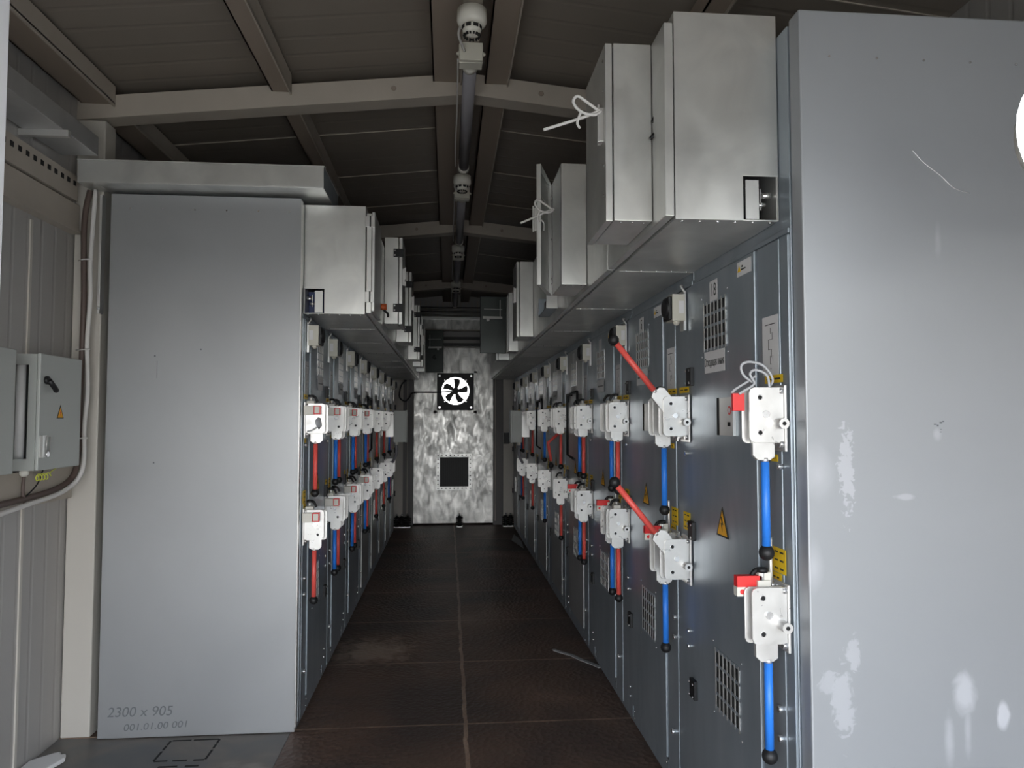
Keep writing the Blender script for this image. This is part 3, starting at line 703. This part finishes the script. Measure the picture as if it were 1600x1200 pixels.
relay(Lt, 6.33, .262, w0L, .400, 'third relay box from the camera above the left row, black hinge low on it', hinge=True)
relay(Lt, 7.17, .262, w0L, .400, 'fourth relay box from the camera above the left row', hinge=True)
relay(Lt, 7.95, .20, w0L, .410, 'farthest relay box above the left row, its door with painted-in dark reflection swung wide open', door=(80, 1), hinge=False, dm=DARKREFL)
# door leaf on the near left duct section, with its hinges and a red pilot lamp
t = thing('access_flap', (Lt.x(.31), 3.6, 1.83), 'narrow galvanised flap hinged on the near end of the left wiring duct', 'flap')
m = MB(); sbox(m, Lt, w0L, w0L+.013, 3.31, 3.62, 1.812, 2.26, GALV); m.build('leaf', t, .002)
for zz in (1.875, 2.215):
    h_ = MB(); sbox(h_, Lt, w0L-.028, w0L+.012, 3.302, 3.3095, zz-.024, zz+.024, STEEL); sbox(h_, Lt, w0L-.010, w0L-.004, 3.296, 3.302, zz-.024, zz+.024, BLACK); h_.build('hinge', t, .001)
t = thing('control_switch', (Lt.x(.31), 3.78, 1.86), 'orange and black rotary switch on the nearest left duct cover', 'switch')
m = MB(); m.cyl((Lt.x(w0L-.002), 3.76, 1.90), (Lt.x(w0L+.03), 3.76, 1.90), .016, mat('orange plastic', (.6, .12, .03), .4), 14); m.build('knob', t)
m = MB(); m.tube([(Lt.x(w0L), 3.80, 1.90), (Lt.x(w0L+.03), 3.82, 1.875), (Lt.x(w0L+.03), 3.84, 1.862)], .006, BLACK, 8); m.build('lead', t)
t = thing('breaker', (Rt.x(.30), 3.95, 1.9), 'small black breaker with red corner on the right duct cover', 'breaker')
m = MB(); sbox(m, Rt, w0R, w0R+.02, 4.02, 4.10, 1.93, 1.985, BLACK); m.build('case', t, .002)
m = MB(); sbox(m, Rt, w0R, w0R+.024, 4.03, 4.06, 1.925, 1.945, REDP); m.build('toggle', t)
t = thing('terminal_box', (Rt.x(.32), 3.55, 1.87), 'small open metal terminal box on the right overhead duct cover', 'terminal box')
m = MB(); sbox(m, Rt, w0R, w0R+.055, 3.50, 3.504, 1.865, 1.99, STEEL); sbox(m, Rt, w0R, w0R+.055, 3.80, 3.804, 1.865, 1.96, DOOR); sbox(m, Rt, w0R, w0R+.055, 3.504, 3.80, 1.865, 1.869, DOOR); m.build('shell', t)
m = MB(); m.ball((Rt.x(w0R+.03), 3.55, 1.99), .02, STEEL, 10); sbox(m, Rt, w0R, w0R+.04, 3.6, 3.7, 1.875, 1.92, SCREW); m.build('terminal', t)
# black clip on the first relay box edge
m = MB(); m.tube([(Rt.x(.295), 1.838, 2.10), (Rt.x(.287), 1.834, 2.115), (Rt.x(.280), 1.834, 2.095), (Rt.x(.29), 1.834, 2.07), (Rt.x(.302), 1.836, 2.055)], .004, BLACK, 8)
tag(m.build('cable_clip', None, 0, (Rt.x(.29), 1.835, 2.05)), 'small black wire clip hanging beside the nearest relay box', 'clip')

# ================================================================= LEFT ENTRANCE AREA
t = thing('cable_tray', (-1.02, 3.15, 2.305), 'galvanised cable tray lying across the top of the tall left end panel', 'cable tray')
m = MB(); m.box(-1.463, -.532, 3.15, 3.56, 2.312, 2.316, GALV); m.box(-1.535, -1.463, 3.15, 3.28, 2.312, 2.316, GALV); m.box(-1.535, -.532, 3.15, 3.153, 2.316, 2.405, GALV); m.box(-.535, -.532, 3.153, 3.56, 2.316, 2.405, DOOR); m.box(-1.535, -1.532, 3.153, 3.28, 2.316, 2.405, GALV)
m.box(-1.463, -.535, 3.557, 3.56, 2.316, 2.405, GALV)
m.build('trough', t, .001)
m = MB(); m.box(-1.537, -1.463, 3.146, 3.28, 2.405, 2.409, GALV); m.box(-1.463, -.530, 3.146, 3.562, 2.405, 2.409, GALV); m.build('lid', t)
m = MB(); m.box(-.60, -.535, 3.20, 3.215, 2.41, 2.425, STEEL); m.build('strip_end', t)
t = thing('cable_duct', (-1.52, 2.4, 2.42), 'dusty galvanised cable duct running along the left wall below the eave', 'duct')
m = MB(); m.box(XL+.012, -1.45, 1.6, 3.142, 2.42, 2.50, DOOR2); m.build('trough', t, .002)
m = MB(); m.box(XL, -1.43, 2.86, 2.88, 2.395, 2.4195, STEEL); m.build('bracket', t)
# control cabinets on the left wall
def ctrl(y0, y1, label, window):
    t = thing('control_box', (-1.555, (y0+y1)/2, 1.14), label, 'control box', 'grey control boxes on the left wall')
    th = .003; x0, x1 = XL+.004, -1.503
    m = MB(); m.box(x0, x0+th, y0, y1, 1.142, 1.57, CTRL); m.box(x0+th, x1, y0, y1, 1.142, 1.146, CTRL); m.box(x0+th, x1, y0, y1, 1.566, 1.57, CTRL); m.box(x0+th, x1, y1-th, y1, 1.146, 1.566, CTRL)
    if window:
        m.box(x0+th, x1, y0, y0+th, 1.146, 1.185, CTRL); m.box(x0+th, x1, y0, y0+th, 1.53, 1.566, CTRL); m.box(x1-.028, x1, y0, y0+th, 1.185, 1.53, CTRL); m.box(x0+th, x0+.008, y0, y0+th, 1.185, 1.53, CTRL)
    else: m.box(x0+th, x1, y0, y0+th, 1.146, 1.566, CTRL)
    for zz in (1.2, 1.36, 1.5): m.cyl((x0+.006, y0-.001, zz), (x0+.006, y0, zz), .003, INK, 6)
    m.build('body', t)
    d = MB(); d.box(x1+.0005, x1+.013, y0, y1+.01, 1.142, 1.572, CTRL); dr = d.build('door', t, .003)
    return t, dr
t, dr = ctrl(2.835, 3.13, 'grey wall control box with yellow warning triangle and black latch', True)
m = MB(); m.cyl((-1.576, 2.87, 1.175), (-1.576, 2.87, 1.54), .016, mat('white tube', (.9, .9, .9), .3), 14); m.build('white_tube', t)
m = MB(); m.box(-1.535, -1.515, 2.90, 2.96, 1.22, 1.38, BLACK); m.box(-1.54, -1.52, 2.90, 2.95, 1.42, 1.50, CONDUIT); m.box(-1.535, -1.51, 2.88, 2.93, 1.195, 1.225, PAPER); m.build('wiring', t)
m = MB(); m.lathe((-1.490, 2.875, 1.475), (1, 0, 0), [(0, .016), (.008, .016), (.012, .010)], BLACK, 14); m.tube([(-1.480, 2.875, 1.475), (-1.472, 2.905, 1.445), (-1.474, 2.915, 1.437)], .010, BLACK, 8, 2); m.build('latch', dr)
m = MB(); xs = -1.4895
m.prism([(xs, 2.955, 1.333), (xs, 3.005, 1.333), (xs, 2.98, 1.385)], (.0008, 0, 0), INK); m.prism([(xs+.0008, 2.961, 1.336), (xs+.0008, 2.999, 1.336), (xs+.0008, 2.98, 1.376)], (.0005, 0, 0), ORANGE)
m.prism([(xs+.0013, 2.982, 1.366), (xs+.0013, 2.976, 1.354), (xs+.0013, 2.980, 1.354), (xs+.0013, 2.978, 1.342), (xs+.0013, 2.984, 1.356), (xs+.0013, 2.980, 1.357)], (.0004, 0, 0), REDP); m.build('warning_sign', dr)
m = MB(); m.box(-1.490, -1.478, 2.842, 2.852, 1.19, 1.27, STEEL); m.box(-1.4895, -1.487, 2.862, 2.885, 1.19, 1.27, STEEL); m.cyl((-1.487, 2.883, 1.20), (-1.479, 2.883, 1.20), .010, SCREW, 12); m.tube([(-1.480, 2.868, 1.21), (-1.478, 2.868, 1.265), (-1.478, 2.892, 1.265), (-1.480, 2.892, 1.205)], .003, STEEL, 6, 0); m.build('padlock_bracket', dr)
m = MB(); m.lathe((-1.55, 2.86, 1.1415), (0, 0, -1), [(0, .016), (.012, .016), (.022, .009)], WPLAST, 12); m.build('cable_gland', t)
m = MB(); m.tube([(-1.55, 2.86, 1.12), (-1.552, 2.86, 1.06), (-1.548, 2.87, 1.012)], .006, BROWN, 8); m.tube([(-1.55, 2.875, 1.045), (-1.54, 2.93, 1.085), (-1.54, 2.97, 1.142)], .003, BLACK, 6); m.build('supply_cable', t)
m = MB()
pts = [(-1.53, 3.05, 1.14), (-1.53, 3.0, 1.125)]
for i in range(26): a = i*1.05; pts.append((-1.53+.008*math.cos(a), 2.99-.0035*i, 1.112+.012*math.sin(a)))
m.tube(pts, .0022, YG, 6, 3); m.build('ground_wire', t)['label'] = 'coiled yellow green earth wire'
ctrl(2.15, 2.672, 'nearer grey wall control box cut off by the left edge of the photo', False)
# cables climbing the column beside the panel
m = MB(); m.tube([(-1.52, 3.23, 2.30), (-1.535, 3.22, 2.15), (-1.530, 3.225, 1.8), (-1.535, 3.225, 1.4), (-1.535, 3.225, 1.2), (-1.54, 3.20, 1.10), (-1.55, 3.10, 1.055), (-1.555, 2.85, 1.035), (-1.56, 2.3, 1.02)], .012, BROWN, 10)
tag(m.build('cable_bundle', None, 0, (-1.54, 3.2, 1.05)), 'dark brown cable bundle running down the column and along the left wall rail', 'cable')
m = MB(); m.tube([(-1.50, 3.235, 2.305), (-1.508, 3.225, 2.0), (-1.502, 3.22, 1.85), (-1.510, 3.22, 1.65), (-1.503, 3.22, 1.45), (-1.512, 3.22, 1.3), (-1.51, 3.21, 1.12), (-1.525, 3.10, 1.045), (-1.53, 2.85, 1.018), (-1.53, 2.6, 1.000), (-1.54, 2.2, .99)], .009, ROPE, 10)
for zz in (2.0, 1.62, 1.25): m.tube([(-1.56, 3.235, zz), (-1.53, 3.205, zz), (-1.49, 3.205, zz+.002)], .003, ROPE, 6, 0)
tag(m.build('white_cable', None, 0, (-1.51, 3.2, 1.0)), 'white cable tied beside the brown bundle on the column and left wall rail', 'cable')
m = MB(); m.box(-1.4865, -1.4765, 3.245, 3.283, 1.78, 2.29, STEEL)
m.cyl((-1.481, 3.245, 1.80), (-1.481, 3.242, 1.80), .006, SCREW, 8)
tag(m.build('angle_strip', None, .001, (-1.465, 3.27, 1.78)), 'short galvanised angle strip between the column and the tall left end panel', 'strip')
# floor hatch slots and scraps
t = thing('floor_hatch', (-1.04, 3.12, 0), 'small square floor hatch outlined by dark slots in front of the left end panel', 'hatch')
m = MB()
for a, b_ in (((-1.13, 3.225), (-1.055, 3.225)), ((-1.045, 3.225), (-.945, 3.222)), ((-1.135, 3.04), (-1.085, 3.04)), ((-1.065, 3.04), (-1.01, 3.039)), ((-.985, 3.039), (-.945, 3.038))):
    m = MB(); m.box(a[0], b_[0], a[1]-.004, a[1]+.004, -.0008, .0006, DARK); m.build('slot', t)
for xx in (-1.137, -.941):
    for y0_, y1_ in ((3.045, 3.125), (3.14, 3.175), (3.185, 3.222)): m = MB(); m.box(xx-.004, xx+.004, y0_, y1_, -.0008, .0006, DARK); m.build('slot', t)
for a, b_ in ((-1.10, -1.03), (-1.0, -.95)): m = MB(); m.box(a, b_, 2.985, 2.995, -.0008, .0006, DARK); m.build('slot', t)
m = MB()
m.prism([(-1.60, 2.97, .001), (-1.50, 2.97, .001), (-1.475, 3.06, .001), (-1.49, 3.10, .001), (-1.505, 3.095, .001), (-1.52, 3.12, .001), (-1.54, 3.11, .001), (-1.60, 3.05, .001)], (0, 0, .018), PAPER)
tag(m.build('paper_scrap', None, .006, (-1.55, 3.04, 0)), 'white scrap lying on the floor in the bottom left corner', 'scrap')
m = MB(); P = [(.615, 4.262), (.66, 4.205), (.70, 4.16), (.735, 4.085), (.79, 4.0), (.815, 3.945)]
for (a, b_) in zip(P, P[1:]):
    a = Vector((*a, .002)); b_ = Vector((*b_, .002)); n_ = (b_-a).cross(Vector((0, 0, 1))).normalized()*.012; m.prism([a-n_, b_-n_, b_+n_, a+n_], (0, 0, .004), PVC)
m.lathe((.615, 4.262, .006), (0, 0, 1), [(0, .013), (.001, .013)], PVC, 12)
tag(m.build('metal_strap', None, 0, (.72, 4.1, 0)), 'loose pale grey strap bent on the checker plate floor by the right row', 'strap')
m = MB(); m.prism([(.70, 8.1, .001), (.78, 7.6, .001), (.80, 8.0, .001), (.76, 8.5, .001)], (0, 0, .012), PVC); tag(m.build('plastic_scrap', None, .004, (.75, 8.1, 0)), 'crumpled grey scrap on the floor at the far right', 'scrap')
# white leaf edge seen at the left border and a glowing disc added for an unidentified bright shape at the right border
m = MB(); m.box(-.64, -.5785, .95, 1.0, 0, 2.85, WHITEM); struct(m, 'door_2')
t = thing('added_glow_disc', (1.0, 1.0, 1.74), 'added glowing disc for a bright shape cut off by the right edge of the photo', 'glowing disc')
m = MB(); m.ball((1.036, 1.08, 1.80), .125, mat('glowing white', (.95, .96, 1), .3, 0, ((.9, .95, 1.0), 2.5)), 28, (0, 1, 0), .5); m.build('glow_face', t)  # added glow stands for an unidentified white shape, no known lamp
m = MB(); m.lathe((1.036, 1.11, 1.80), (0, 1, 0), [(0, .09), (.03, .09)], WPLAST, 24); m.box(1.02, 1.80, 1.14, 1.16, 1.78, 1.82, WPLAST); m.build('base', t)
m = MB(); m.box(XL-.08, -1.30, -.5, -.42, -.15, 2.80, WALLM); m.box(1.45, XR+.08, -.5, -.42, -.15, 2.80, WALLM); m.box(-1.30, 1.45, -.5, -.42, 1.88, 2.98, WALLM); struct(m, 'wall_front')  # unseen front wall; its low lintel is shaped to shade the panel tops

# ================================================================= CEILING LINE: conduit, boxes, detectors
PXc, PZ = .083, 2.755
ydet = [.78, 2.53, 4.31, 6.07, 7.72]
for i, y in enumerate(ydet):
    where = ('nearest the camera', 'behind the nearest one', 'third from the camera', 'farthest but one', 'farthest')[i]
    if i > 0:
        t = thing('smoke_detector', (PXc-.005, y, 2.68), 'round white smoke detector under the ridge, %s' % ('nearest the camera', 'second from the camera', 'third from the camera', 'farthest away')[i-1], 'smoke detector', 'smoke detectors under the ridge')
        m = MB(); m.lathe((PXc-.005, y, 2.768), (0, 0, -1), [(0, .052), (.040, .053), (.052, .048), (.056, .036)], WPLAST, 28); m.build('base', t)
        m = MB(); m.lathe((PXc-.005, y, 2.711), (0, 0, -1), [(0, .034), (.018, .033), (.026, .028), (.034, .016), (.036, .001)], WPLAST, 24); hd = m.build('sensor_head', t)
        m = MB()
        for a in range(8):
            aa = 2*math.pi*(a+.5)/8; c, s_ = math.cos(aa), math.sin(aa); T = Matrix.Translation((PXc-.005, y, 2.703)) @ Matrix.Rotation(aa, 4, 'Z'); m.box(.0325, .0346, -.009, .009, -.006, .006, DARK, T)
        for a in range(14):
            aa = 2*math.pi*a/14; T = Matrix.Translation((PXc-.005, y, 2.689)) @ Matrix.Rotation(aa, 4, 'Z') @ Matrix.Rotation(math.radians(25), 4, 'Y'); m.box(.026, .0335, -.0025, .0025, -.005, .004, DARK, T)
        m.build('vent_slots', hd)
        t = thing('junction_box', (PXc, y+.30, 2.70), 'square beige junction box on the ridge conduit, %s' % ('nearest the camera', 'second from the camera', 'third from the camera', 'farthest away')[i-1], 'junction box', 'junction boxes on the ridge conduit')
        m = MB(); m.box(PXc-.045, PXc+.045, y+.25, y+.33, 2.715, 2.785, PLAST); m.box(PXc-.047, PXc+.047, y+.27, y+.275, 2.713, 2.787, PLAST); m.build('case', t, .003)
        for sg in (-1, 1):
            g_ = MB(); g_.lathe((PXc+sg*.045, y+.275, 2.75), (sg, 0, 0), [(0, .012), (.012, .004)], PLAST, 8); g_.build('plug', t)
        m = MB(); m.tube([(PXc-.03, y+.05, 2.768), (PXc-.05, y+.12, 2.75), (PXc-.035, y+.20, 2.745), (PXc-.025, y+.25, 2.75)], .005, ROPE, 8); m.build('loop_wire', t)
    ys, ye = (y+.36, (ydet+[9.4])[i+1]-.16)
    if i == 0: ys = .5
    t = thing('conduit_pipe', (PXc, ys, PZ-.03), 'grey plastic conduit pipe under the ridge, %s' % where, 'conduit', 'conduit pipes under the ridge')
    m = MB(); m.cyl((PXc, ys, PZ), (PXc, ye, PZ), .028, CONDUIT, 18); m.build('pipe', t)
    for yy in ((ys, ye-.04) if i else (ye-.04,)):
        m = MB(); m.lathe((PXc, yy-.015, PZ), (0, 1, 0), [(0, .025), (.0, .031), (.05, .031), (.052, .029)], WPLAST, 20); m.build('coupling', t)
    if i > 0:
        m = MB(); m.tube([(PXc-.05, y+.34, 2.76), (PXc-.047, y+.8, 2.77), (PXc-.05, min(y+1.3, ye), 2.765), (PXc-.045, ye, 2.77)], .0035, ROPE, 6)
        m.build('side_wire', t)
m = MB(); m.box(PXc-.035, PXc+.035, .5, 9.35, 2.8035-.0, 2.8065, BROWNISH)
m.bm.free()
for i, y in enumerate(ydet[1:]):
    m = MB(); m.box(PXc-.032, PXc+.032, y-.22, y+.30, 2.790, 2.794, BEIGE)
    for k in range(8): m.cyl((PXc, y-.18+k*.06, 2.790), (PXc, y-.18+k*.06, 2.7892), .008, DARK, 10)
    tag(m.build('mounting_strip', None, 0, (PXc, y, 2.79)), 'perforated strip holding the ridge smoke detector, %s from the camera' % nth(i), 'strip', 'perforated strips under the ridge')

# ================================================================= END OF THE CORRIDOR
Y = YE-.002
t = thing('wall_fan', (fx, Y, fz-.23), 'square black extractor fan with five blades on the zinc end door', 'fan')
m = MB(); plate_with_hole(m, fx-.233, fx+.233, fz-.247, fz+.225, Y-.02, Y, fx, fz, fr-.002, BLACK); 
for sx, sz in ((-.2, -.21), (.2, -.21), (-.2, .19), (.2, .19)): m.cyl((fx+sx, Y-.021, fz+sz), (fx+sx, Y-.02, fz+sz), .014, SCREW, 12)
for sx, sz in ((-.135, -.135), (.135, -.135), (-.135, .135), (.135, .135)): m.cyl((fx+sx, Y-.021, fz+sz), (fx+sx, Y-.02, fz+sz), .008, SCREW, 10)
m.build('frame', t)
m = MB(); 
for (a, b_, c, d_) in ((-.275, -.235, -.285, .25), (.235, .275, -.285, .25)): m.box(fx+a, fx+b_, Y-.006, Y, fz+c, fz+d_, ZINC)
m.box(fx-.275, fx+.275, Y-.006, Y, fz-.295, fz-.250, ZINC); m.box(fx-.275, fx+.275, Y-.006, Y, fz+.228, fz+.262, ZINC); m.build('surround', t)
m = MB()
for k in range(5):
    a0 = math.radians(72*k+8)
    P = []
    for (r_, da) in ((.035, -.55), (.09, -.42), (.150, -.26), (.163, .05), (.158, .34), (.10, .30), (.035, .45)):
        P.append((fx+r_*math.cos(a0+da), Y+.012, fz+r_*math.sin(a0+da)))
    m.prism(P, (0, .006, 0), BLACK)
m.build('blades', t)
m = MB(); m.cyl((fx, Y+.002, fz), (fx, Y+.05, fz), .045, BLACK, 20); m.build('hub', t)
m = MB()
for k in range(9): zz = fz-.15+k*.0375; hw = math.sqrt(max(.0, .174**2-(zz-fz)**2)); m.cyl((fx-hw, Y+.045, zz), (fx+hw, Y+.045, zz), .0028, STEEL, 6)
for k in range(4):
    a = math.pi*k/4+.4; m.cyl((fx-.172*math.cos(a), Y+.047, fz-.172*math.sin(a)), (fx+.172*math.cos(a), Y+.047, fz+.172*math.sin(a)), .0022, STEEL, 6)
m.build('guard', t)
m = MB(); m.tube([(fx-.04, Y-.03, fz-.01), (fx-.23, Y-.035, fz-.02), (-.43, Y-.04, fz-.025), (-.47, 9.2, 1.61), (-.52, 9.05, 1.55), (-.585, 8.95, 1.60), (-.56, 8.95, 1.74), (-.50, 8.95, 1.80)], .009, BLACK, 8)
tag(m.build('fan_cable', None, 0, (-.5, 9.0, 1.6)), 'black cable looping from the extractor fan to the left row', 'cable')
t = thing('vent_cover', (.08, Y, .44), 'square dark mesh vent with screwed zinc frame low on the end door', 'vent')
vx0, vx1, vz0, vz1 = -.145, .305, .435, .895
m = MB(); m.box(vx0+.045, vx1-.045, Y-.008, Y, vz0+.045, vz1-.045, BLACK)
for k in range(16): m.box(vx0+.045+k*.0236, vx0+.048+k*.0236, Y-.010, Y-.008, vz0+.045, vz1-.045, DARK)
m.build('mesh', t)
m = MB(); 
m.box(vx0, vx1, Y-.012, Y, vz0, vz0+.045, GALV); m.box(vx0, vx1, Y-.012, Y, vz1-.045, vz1, GALV); m.box(vx0, vx0+.045, Y-.012, Y, vz0+.045, vz1-.045, GALV); m.box(vx1-.045, vx1, Y-.012, Y, vz0+.045, vz1-.045, GALV)
for k in range(9):
    u = k/8
    for (x, z) in ((vx0+.022+u*(vx1-vx0-.044), vz0+.022), (vx0+.022+u*(vx1-vx0-.044), vz1-.022), (vx0+.022, vz0+.022+u*(vz1-vz0-.044)), (vx1-.022, vz0+.022+u*(vz1-vz0-.044))):
        m.cyl((x, Y-.014, z), (x, Y-.012, z), .008, DARK, 8)
m.build('frame', t, .001)
# busbar insulators on the floor by the end door
for i, x in enumerate((-.62, -.56, -.49, .147, .72, .78)):
    nm = ('leftmost by the left jamb', 'second from the left by the left jamb', 'third from the left by the left jamb', 'standing alone below the middle of the end door', 'left one of the pair by the right jamb', 'right one of the pair by the right jamb')[i]
    t = thing('floor_insulator', (x, 9.2, 0), 'black ribbed insulator on the floor, %s' % nm, 'insulator', 'insulators by the end door')
    m = MB(); pr2 = [(0, .03)]
    for k in range(4): pr2 += [(.015+k*.026, .026), (.018+k*.026, .046), (.026+k*.026, .046), (.030+k*.026, .026)]
    m.lathe((x, 9.2, .01), (0, 0, 1), pr2+[(.125, .02)], BLACK, 18); m.build('ribbed_body', t)
    m = MB(); m.box(x-.035, x+.035, 9.17, 9.23, 0, .01, STEEL); m.cyl((x, 9.2, .13), (x, 9.2, .165), .008, SCREW, 8); m.build('fixing', t)
# far enclosures
def encl(S, y, w, z0, z1, label, cat='enclosure'):
    t = thing('junction_enclosure', (S.x(w/2), y, z0), label, cat, None)
    m = MB(); m.box(S.x(.115), S.x(.02+w), y, y+.16, z0, z1, CTRL); m.build('case', t, .003)
    m = MB(); m.box(S.x(.02+w), S.x(.034+w), y-.004, y+.164, z0-.003, z1+.003, CTRL); m.build('lid', t, .002)
    m = MB(); m.lathe((S.x(.14), y+.05, z0), (0, 0, -1), [(0, .018), (.03, .018)], WPLAST, 10); m.tube([(S.x(.14), y+.05, z0-.02), (S.x(.138), y+.05, z0-.12), (S.x(.10), y+.08, z0-.2)], .013, CONDUIT, 8); m.build('cable', t)
    m = MB(); m.box(S.x(.034), S.x(.1145), y+.07, y+.09, z0+.05, z1-.05, STEEL); m.build('bracket', t)
encl(Rt, 7.02, .19, 1.107, 1.414, 'grey enclosure with cable gland sticking out of the far right row')
encl(Lt, 7.28, .21, 1.105, 1.415, 'grey enclosure with cable gland sticking out of the far left row')
m = MB(); m.box(.71, .775, 9.28, 9.375, 1.02, 1.16, BLACK); tag(m.build('socket_box', None, .003, (.74, 9.3, 1.02)), 'small dark socket box on the white strip right of the end door', 'socket')
